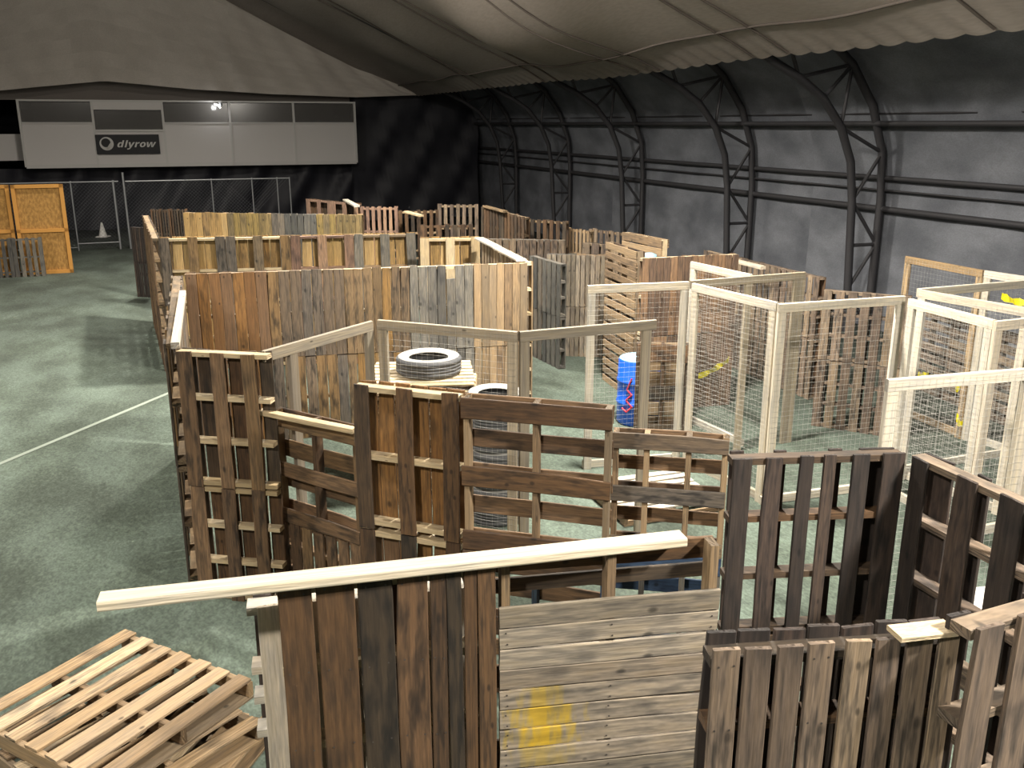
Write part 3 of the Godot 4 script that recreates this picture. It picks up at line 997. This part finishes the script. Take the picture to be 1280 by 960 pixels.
	wall_run(["weathered blotchy pallet in the long wall"], Vector2(-2.91, -10.86), Vector2(-2.03, -11.06), 2.12, 1.06, "solid", "solid", [["weathered", "brown", "tan"]], "long wall pallets")
	wall_run(["orange-streaked pallet mid long wall"], Vector2(-2.03, -11.06), Vector2(-1.26, -11.23), 2.12, 1.06, "solid", "solid", [["orange2", "brown", "pine"]], "long wall pallets")
	wall_run(["tan boarded pallet at the right end of the long wall"], Vector2(-0.48, -11.41), Vector2(0.20, -11.56), 2.12, 1.06, "solid", "solid", [["tan", "tan", "pine"]], "long wall pallets")
	wall_run(["skeleton pallet at the left end of the second row", "skeleton pallet second from the left in the second row", "pale skeleton pallet third from the left in the second row", "skeleton pallet at the right of the second row"], Vector2(-5.42, -14.18), Vector2(-1.54, -14.82), 2.12, 1.06, "skeleton", "skeleton", [["weathered", "yellow", "pine"], ["weathered", "orange2", "pine"], ["pink", "yellow", "pink"], ["grey", "yellow", "tan"]], "second row pallets")
	wall_run(["brightly lit skeleton pallet with yellow inner boards"], Vector2(-1.41, -14.18), Vector2(-0.49, -14.28), 2.12, 1.06, "skeleton", "skeleton", [["pine", "yellow", "pine"]], "second row pallets")
	wall_run(["side wall pallet behind the tan long-wall end, far one", "side wall pallet behind the tan long-wall end, near one"], Vector2(-0.45, -13.78), Vector2(0.15, -11.63), 2.12, 1.06, "picket", "picket", [["tan", "tan", "pine"]], "short side wall pallets")
	wall_run(["yellow-tan boarded pallet at the left of the third row", "olive-tan boarded pallet in the third row", "slate-grey boarded pallet in the third row", "olive-brown boarded pallet at the right of the third row"], Vector2(-6.51, -18.42), Vector2(-2.89, -17.92), 2.12, 1.06, "solid", "solid", [["yellow", "tan", "tan"], ["olive", "tan", "tan"], ["slate", "grey", "grey"], ["olive", "tan", "tan"]], "third row pallets")
	wall_run(["far left side wall pallet, nearest", "far left side wall pallet, second", "far left side wall pallet, third", "far left side wall pallet, farthest"], Vector2(-5.42, -14.22), Vector2(-6.99, -17.92), 2.12, 1.06, "picket", "picket", [["weathered", "brown", "tan"]], "far left side wall pallets")
	wall_run(["low dark pallet standing at the far left edge"], Vector2(-8.54, -20.73), Vector2(-8.19, -20.63), 1.58, 0.8, "picket", "picket", [["dark", "dark", "dark"]], "")
	wall_run(["dark comb pallet behind the third row, left", "dark comb pallet behind the third row, right"], Vector2(-7.42, -19.13), Vector2(-6.69, -19.13), 2.12, 1.06, "comb", "comb", [["umber", "umber", "umber"]], "fourth row pallets")
	wall_run(["pinkish skeleton pallet left of the far pale plank", "pinkish skeleton pallet beside the far pale plank"], Vector2(-4.82, -21.86), Vector2(-3.39, -20.51), 2.12, 1.06, "skeleton", "skeleton", [["pink", "umber", "pink"]], "fourth row pallets")
	wall_run(["pink-brown comb pallet in the far row"], Vector2(-3.21, -19.70), Vector2(-2.41, -19.70), 2.12, 1.06, "comb", "comb", [["pink", "pink", "pink"]], "fourth row pallets")
	wall_run(["shadowy comb pallet in the far row"], Vector2(-2.45, -20.11), Vector2(-1.58, -20.30), 2.0, 1.0, "comb", "comb", [["umber", "umber", "tan"]], "fourth row pallets")
	wall_run(["tall slatted pallet rising above the far row"], Vector2(-1.62, -20.30), Vector2(-0.73, -20.30), 2.12, 1.06, "comb", "comb", [["mauve", "mauve", "tan"]], "fourth row pallets")
	wall_run(["dark comb pallet before the tall far pallet"], Vector2(-1.83, -18.61), Vector2(-0.78, -18.76), 1.85, 0.9, "comb", "comb", [["umber", "umber", "umber"]], "fourth row pallets")
	wall_run(["dark side wall pallet behind the far plank, far one", "dark side wall pallet behind the far plank, near one"], Vector2(-0.66, -19.70), Vector2(0.22, -17.45), 2.12, 1.06, "picket", "picket", [["umber", "umber", "tan"]], "far right row pallets")
	wall_run(["dark pallet with light board edges in the far right row"], Vector2(0.24, -18.37), Vector2(1.05, -17.90), 2.0, 1.0, "comb", "comb", [["umber", "umber", "tan"]], "far right row pallets")
	wall_run(["grey gapped pallet behind the short side wall, left", "grey gapped pallet behind the short side wall, right"], Vector2(-0.56, -17.17), Vector2(0.97, -16.93), 1.75, 0.87, "holes", "holes", [["mauve", "mauve", "grey"]], "far right row pallets")
	wall_run(["dark grey slatted pallet turned sideways past the long wall"], Vector2(0.29, -15.27), Vector2(0.75, -14.28), 1.7, 0.85, "picket", "picket", [["slate", "slate", "grey"]], "")
	wall_run(["grey pallet with dark slots past the long wall, left", "grey pallet with dark slots past the long wall, right"], Vector2(0.58, -15.24), Vector2(1.53, -15.05), 1.73, 0.86, "holes", "holes", [["greytan", "slate", "grey"], ["greytan", "tan", "tan"]], "")
	wall_run(["light picket pallet in the far right row"], Vector2(1.03, -18.16), Vector2(1.46, -17.60), 1.85, 0.9, "comb", "comb", [["tan", "tan", "tan"]], "far right row pallets")
	wall_run(["brown picket pallet in front of the tarpaulin"], Vector2(1.53, -18.48), Vector2(2.16, -17.64), 1.8, 0.9, "comb", "comb", [["mauve", "mauve", "tan"]], "far right row pallets")
	wall_run(["grey-brown pallet before the far pickets"], Vector2(1.22, -16.17), Vector2(2.13, -15.52), 1.8, 0.9, "holes", "holes", [["mauve", "umber", "tan"]], "far right row pallets")
	wall_run(["pale crate-like pallet of horizontal boards in the far right row"], Vector2(1.78, -14.93), Vector2(2.26, -13.87), 2.12, 1.06, "solid_across", "solid_across", [["tan", "tan", "pine"]], "far right row pallets")
	wall_run(["tan pallet of horizontal boards turned sideways left of the drum"], Vector2(1.39, -13.68), Vector2(1.70, -12.53), 2.12, 1.06, "loose_across", "loose_across", [["tan", "umber", "tan"]], "")
	wall_run(["red-brown close-boarded pallet behind the mesh frame", "red-brown close-boarded pallet farther right behind the mesh"], Vector2(1.71, -11.99), Vector2(3.06, -12.37), 2.12, 1.06, "solid", "solid", [["rust", "brown", "pine"]], "")
	s = style("open")
	s.front = [[0, 0.2], [0.46, 0.62], [0.9, 1]]
	s.back = spans(6, 0.06)
	s.t = 0.16
	stand("low brown pallet standing right of the blue drum", Vector2(1.56, -11.14), Vector2(2.22, -11.10), 0.0, 1.16, s, "umber", "tan", "umber", "")
	wall_run(["mauve slatted pallet behind the mesh, farthest of three", "mauve slatted pallet behind the mesh, middle of three", "mauve slatted pallet behind the mesh, nearest of three"], Vector2(3.20, -15.40), Vector2(4.23, -12.59), 1.77, 0.88, "picket", "picket", [["mauve", "umber", "mauve"]], "slatted pallets behind the mesh")
	wall_run(["dark slatted pallet alone on the turf behind the mesh"], Vector2(3.91, -11.43), Vector2(4.80, -10.92), 1.8, 0.9, "picket", "picket", [["mauve", "umber", "mauve"]], "")
	wall_run(["stack-like pallet of wavy horizontal boards by the tarpaulin, left", "stack-like pallet of wavy horizontal boards by the tarpaulin, middle", "stack-like pallet of wavy horizontal boards by the tarpaulin, right"], Vector2(5.96, -13.52), Vector2(6.56, -10.80), 1.2, 0.0, "loose_across", "", [["mauve", "umber", "mauve"]], "horizontal-board pallets by the tarpaulin")

func build_frames():
	mesh_frame("grey timber frame sloping up behind the open brown pallet", Vector2(-1.90, -6.86), Vector2(-1.23, -7.99), 2.12, [0.24, 1], "greyrail", false, false)
	mesh_frame("grey mesh frame standing before the tire stack", Vector2(-1.20, -8.03), Vector2(0.04, -7.54), 2.12, [0, 1], "whitewood", true, true)
	mesh_frame("grey frame sagging right of the tire stack", Vector2(0.07, -7.54), Vector2(1.29, -8.03), 2.12, [0, 0.93], "greyrail", false, false)
	mesh_frame("white mesh frame in front of the blue drum", Vector2(0.82, -9.83), Vector2(1.96, -10.09), 2.12, [0, 1], "cream", true, true)
	mesh_frame("white mesh frame running back from the dark pallets", Vector2(1.97, -9.99), Vector2(2.58, -8.86), 2.12, [0, 1], "cream", true, true)
	mesh_frame("white mesh frame above the blackened pallet", Vector2(2.59, -8.78), Vector2(3.99, -9.21), 2.12, [0, 1], "cream", true, true)
	mesh_frame("white mesh frame turned towards the right edge", Vector2(3.96, -9.08), Vector2(4.28, -8.03), 2.12, [0, 1], "cream", true, true)
	mesh_frame("white mesh frame leaving the picture at the right edge", Vector2(4.28, -7.96), Vector2(4.96, -8.24), 2.12, [0, 1], "white", true, true)
	mesh_frame("cream frame rising behind the central mesh corner", Vector2(2.26, -11.63), Vector2(2.76, -10.60), 2.12, [0, 1], "cream", true, true)
	mesh_frame("brownish frame with two inner posts behind the mesh corner", Vector2(1.99, -10.15), Vector2(3.46, -10.78), 2.12, [0.5, 0.93, 1], "whitewood", false, true)
	mesh_frame("stained brown frame before the tarpaulin", Vector2(5.19, -12.14), Vector2(5.60, -10.90), 2.12, [0, 1], "stainedpine", true, true)
	mesh_frame("white frame next to the stained brown one", Vector2(5.62, -10.90), Vector2(5.99, -10.20), 2.12, [0, 1], "cream", true, true)
	mesh_frame("thin white frame seen inside the right enclosure", Vector2(4.28, -9.59), Vector2(4.90, -8.54), 2.12, [0, 1], "cream", true, true)
	mesh_frame("thin white frame meeting the right enclosure at a corner", Vector2(4.31, -9.63), Vector2(5.93, -10.26), 2.12, [1], "cream", true, true)
	mesh_frame("near mesh frame crossing the right edge behind the blackened pallets", Vector2(2.57, -6.04), Vector2(3.84, -6.38), 2.12, [0, 0.9], "cream", true, true)

func build_loose_things():
	# long pine beam on top of the nearest wall
	timber("pine_beam", "long bright pine beam laid across the nearest pallets", "beam", Vector3(-1.491, 2.139, -2.982), Vector3(0.712, 2.139, -3.511), 0.09, 0.038, wood.beam[0])
	timber("pine_plank", "bright pine plank on the left side wall", "plank", Vector3(-2.61, 2.145, -6.94), Vector3(-3.35, 2.145, -9.26), 0.065, 0.05, wood.white[0])
	timber("pine_plank", "white plank along the short side wall, far piece", "plank", Vector3(-0.50, 2.135, -13.97), Vector3(-0.20, 2.135, -12.87), 0.14, 0.03, wood.white[0])
	timber("pine_plank", "white plank along the short side wall, near piece", "plank", Vector3(-0.19, 2.135, -12.78), Vector3(0.12, 2.135, -11.63), 0.14, 0.03, wood.white[1])
	timber("pine_plank", "pale plank lying on the pinkish skeleton pallet", "plank", Vector3(-3.77, 2.140, -21.17), Vector3(-3.24, 2.140, -19.51), 0.12, 0.04, wood.white[0])
	timber("pine_plank", "pale plank lying on the shadowy comb pallet", "plank", Vector3(-2.22, 2.020, -19.56), Vector3(-1.83, 2.020, -18.70), 0.12, 0.04, wood.pine[0])
	timber("pine_plank", "pale plank on top of the dark far side wall", "plank", Vector3(-0.57, 2.140, -19.51), Vector3(-0.13, 2.140, -18.25), 0.1, 0.04, wood.tan[0])
	timber("pine_plank", "white plank on the mauve slatted pallets", "plank", Vector3(3.23, 1.795, -14.40), Vector3(3.63, 1.795, -13.25), 0.09, 0.05, wood.white[1])
	# pallet pile carrying a tire
	lying("lowest pallet of the pile under the tire", Vector3(-0.94, 0.00, -9.42), 0.05, 1.06, 1.0, 8, 0.28, "pine", "tan", "pile of pallets under the tire")
	lying("second pallet of the pile under the tire", Vector3(-0.91, 0.14, -9.42), -0.03, 1.06, 1.0, 8, 0.28, "pine", "tan", "pile of pallets under the tire")
	lying("third pallet of the pile under the tire", Vector3(-0.94, 0.28, -9.42), 0.02, 1.06, 1.0, 8, 0.28, "pine", "tan", "pile of pallets under the tire")
	lying("fourth pallet of the pile under the tire", Vector3(-0.91, 0.42, -9.42), 0.06, 1.06, 1.0, 8, 0.28, "pine", "tan", "pile of pallets under the tire")
	lying("fifth pallet of the pile under the tire", Vector3(-0.94, 0.56, -9.42), -0.04, 1.06, 1.0, 8, 0.28, "pine", "tan", "pile of pallets under the tire")
	lying("sixth pallet of the pile under the tire", Vector3(-0.91, 0.70, -9.42), 0.03, 1.06, 1.0, 8, 0.28, "pine", "tan", "pile of pallets under the tire")
	lying("seventh pallet of the pile under the tire", Vector3(-0.94, 0.84, -9.42), 0.0, 1.06, 1.0, 8, 0.28, "pine", "tan", "pile of pallets under the tire")
	lying("eighth pallet of the pile under the tire", Vector3(-0.91, 0.98, -9.42), 0.02, 1.06, 1.0, 8, 0.28, "pine", "tan", "pile of pallets under the tire")
	lying("topmost pallet of the pile under the tire", Vector3(-0.94, 1.12, -9.42), 0.1, 1.06, 1.0, 8, 0.28, "pine", "tan", "pile of pallets under the tire")
	tire("worn black tire lying on the pallet pile", Vector3(-0.88, 1.262, -9.42), 0.345, 0.2)
	tire("lowest tire of the stack right of the pallet pile", Vector3(-0.160, 0.00, -8.52), 0.28, 0.19, "tire stack")
	tire("second tire of the stack right of the pallet pile", Vector3(-0.145, 0.19, -8.52), 0.28, 0.19, "tire stack")
	tire("third tire of the stack right of the pallet pile", Vector3(-0.160, 0.38, -8.52), 0.28, 0.19, "tire stack")
	tire("fourth tire of the stack right of the pallet pile", Vector3(-0.145, 0.57, -8.52), 0.28, 0.19, "tire stack")
	tire("fifth tire of the stack right of the pallet pile", Vector3(-0.160, 0.76, -8.52), 0.28, 0.19, "tire stack")
	tire("sixth tire of the stack right of the pallet pile", Vector3(-0.145, 0.95, -8.52), 0.28, 0.19, "tire stack")
	tire("topmost tire of the stack right of the pallet pile", Vector3(-0.160, 1.14, -8.52), 0.28, 0.19, "tire stack")
	# lying pallets
	lying("topmost slatted pallet of the pile on the left turf", Vector3(-2.44, 0.28, -4.91), 1.059, 1.11, 1.20, 7, 0.40, "pinemix", "tan", "pile of pallets on the left turf")
	lying("middle pallet of the pile on the left turf", Vector3(-2.34, 0.14, -4.77), 0.939, 1.11, 1.20, 7, 0.42, "pinemix", "tan", "pile of pallets on the left turf")
	lying("lowest pallet of the pile on the left turf", Vector3(-2.24, 0.0, -4.71), 1.309, 1.11, 1.20, 7, 0.42, "pinemix", "tan", "pile of pallets on the left turf")
	lying("pale pallet lying flat on the turf behind the open pallet", Vector3(1.46, 0, -8.90), 0.35, 1.1, 0.9, 7, 0.3, "white", "tan", "")
	timber("white_board", "white board lying on the turf behind the blackened pallets", "board", Vector3(3.58, 0.03, -6.74), Vector3(4.33, 0.03, -6.84), 0.4, 0.05, M.white)
	drum(Vector3(1.67, 0, -11.61))
	blue_panel(Vector3(1.87, 0, -12.95))
	tape("yellow caution tape stretched inside the white mesh enclosure", Vector3(2.34, 0.75, -11.15), Vector3(2.87, 0.8, -11.81))
	tape("yellow tape scrap hanging at the right picture edge", Vector3(5.61, 1.9, -10.42), Vector3(5.90, 1.85, -10.29))
	tape("small yellow tape scrap behind the near mesh rail", Vector3(4.78, 0.95, -10.49), Vector3(4.95, 0.95, -10.56))
	tape("yellow tape scrap tied to the stained post", Vector3(4.78, 1.1, -9.54), Vector3(4.85, 1.05, -9.59))
	tape("yellow tape scrap low on the right mesh frame", Vector3(4.74, 0.8, -9.35), Vector3(4.81, 0.72, -9.35))

func drum(at: Vector3):
	var t = thing("drum", "blue plastic drum with red scrawl half hidden by a low pallet", "drum", at)
	var st := st_new()
	lathe_into(st, [Vector2(0, 0.0), Vector2(0.26, 0.0), Vector2(0.285, 0.03), Vector2(0.285, 0.27), Vector2(0.297, 0.285), Vector2(0.297, 0.305), Vector2(0.285, 0.32), Vector2(0.285, 0.56), Vector2(0.297, 0.575), Vector2(0.297, 0.595), Vector2(0.285, 0.61), Vector2(0.28, 0.85), Vector2(0.27, 0.87)], 32)
	mi("shell", done(st), M.drum, t)
	st = st_new()
	lathe_into(st, [Vector2(0.27, 0.87), Vector2(0.255, 0.88), Vector2(0.245, 0.865), Vector2(0.0, 0.865)], 32)
	mi("drum_lid", done(st), M.lid, t)
	# red scrawl painted on the shell
	st = st_new()
	var pts := []
	for e in [[2.05, 0.66], [2.25, 0.5], [2.02, 0.44], [2.3, 0.36], [2.0, 0.28], [2.25, 0.2], [2.5, 0.24]]:
		pts.append(Vector3(cos(e[0]) * 0.2865, e[1], sin(e[0]) * 0.2865))
	for i in pts.size() - 1:
		for k in 6:
			var p: Vector3 = pts[i].lerp(pts[i + 1], k / 6.0)
			var q: Vector3 = pts[i].lerp(pts[i + 1], (k + 1.05) / 6.0)
			var pr := Vector3(p.x, 0, p.z).normalized() * 0.2985
			var qr := Vector3(q.x, 0, q.z).normalized() * 0.2985
			tube_into(st, [Vector3(pr.x, p.y, pr.z), Vector3(qr.x, q.y, qr.z)], 0.012, 5)
	mi("red_scrawl", done(st), M.red, t)

func blue_panel(at: Vector3):
	var t = thing("blue_panel", "narrow dark blue upright board with a light blue top by the red-brown pallets", "panel", at)
	for k in 2:
		plank("board", Vector3(0.02 + 0.075 * k, 0.98, 0), 1.96, 0.07, 0.03, PI / 2, M.navy, t, 0)
	var st := st_new()
	lathe_into(st, [Vector2(0.0, 1.96), Vector2(0.09, 1.96), Vector2(0.11, 1.99), Vector2(0.1, 2.03), Vector2(0.05, 2.05), Vector2(0.0, 2.055)], 16, Transform3D(Basis.IDENTITY, Vector3(0.06, 0, 0)))
	mi("plastic_cap", done(st), M.lid, t)

func tape(label: String, a: Vector3, b: Vector3):
	var st := st_new()
	var n := 8
	st.set_smooth_group(0)
	var pts := []
	for i in n + 1:
		var f := float(i) / n
		pts.append(a.lerp(b, f) + Vector3(0, -0.03 * sin(f * PI), 0.015 * sin(f * 9.0)))
	for i in n:
		var p: Vector3 = pts[i]
		var q: Vector3 = pts[i + 1]
		var wv := Vector3(0, 0.035 + 0.012 * sin(i * 1.7), 0.02 * sin(i * 2.0))
		var wq := Vector3(0, 0.035 + 0.012 * sin((i + 1) * 1.7), 0.02 * sin((i + 1) * 2.0))
		quad(st, p + wv, q + wq, q - wq, p - wv)
	tag(mi("caution_tape", done(st), M.yellow), label, "tape", "scraps of yellow tape")
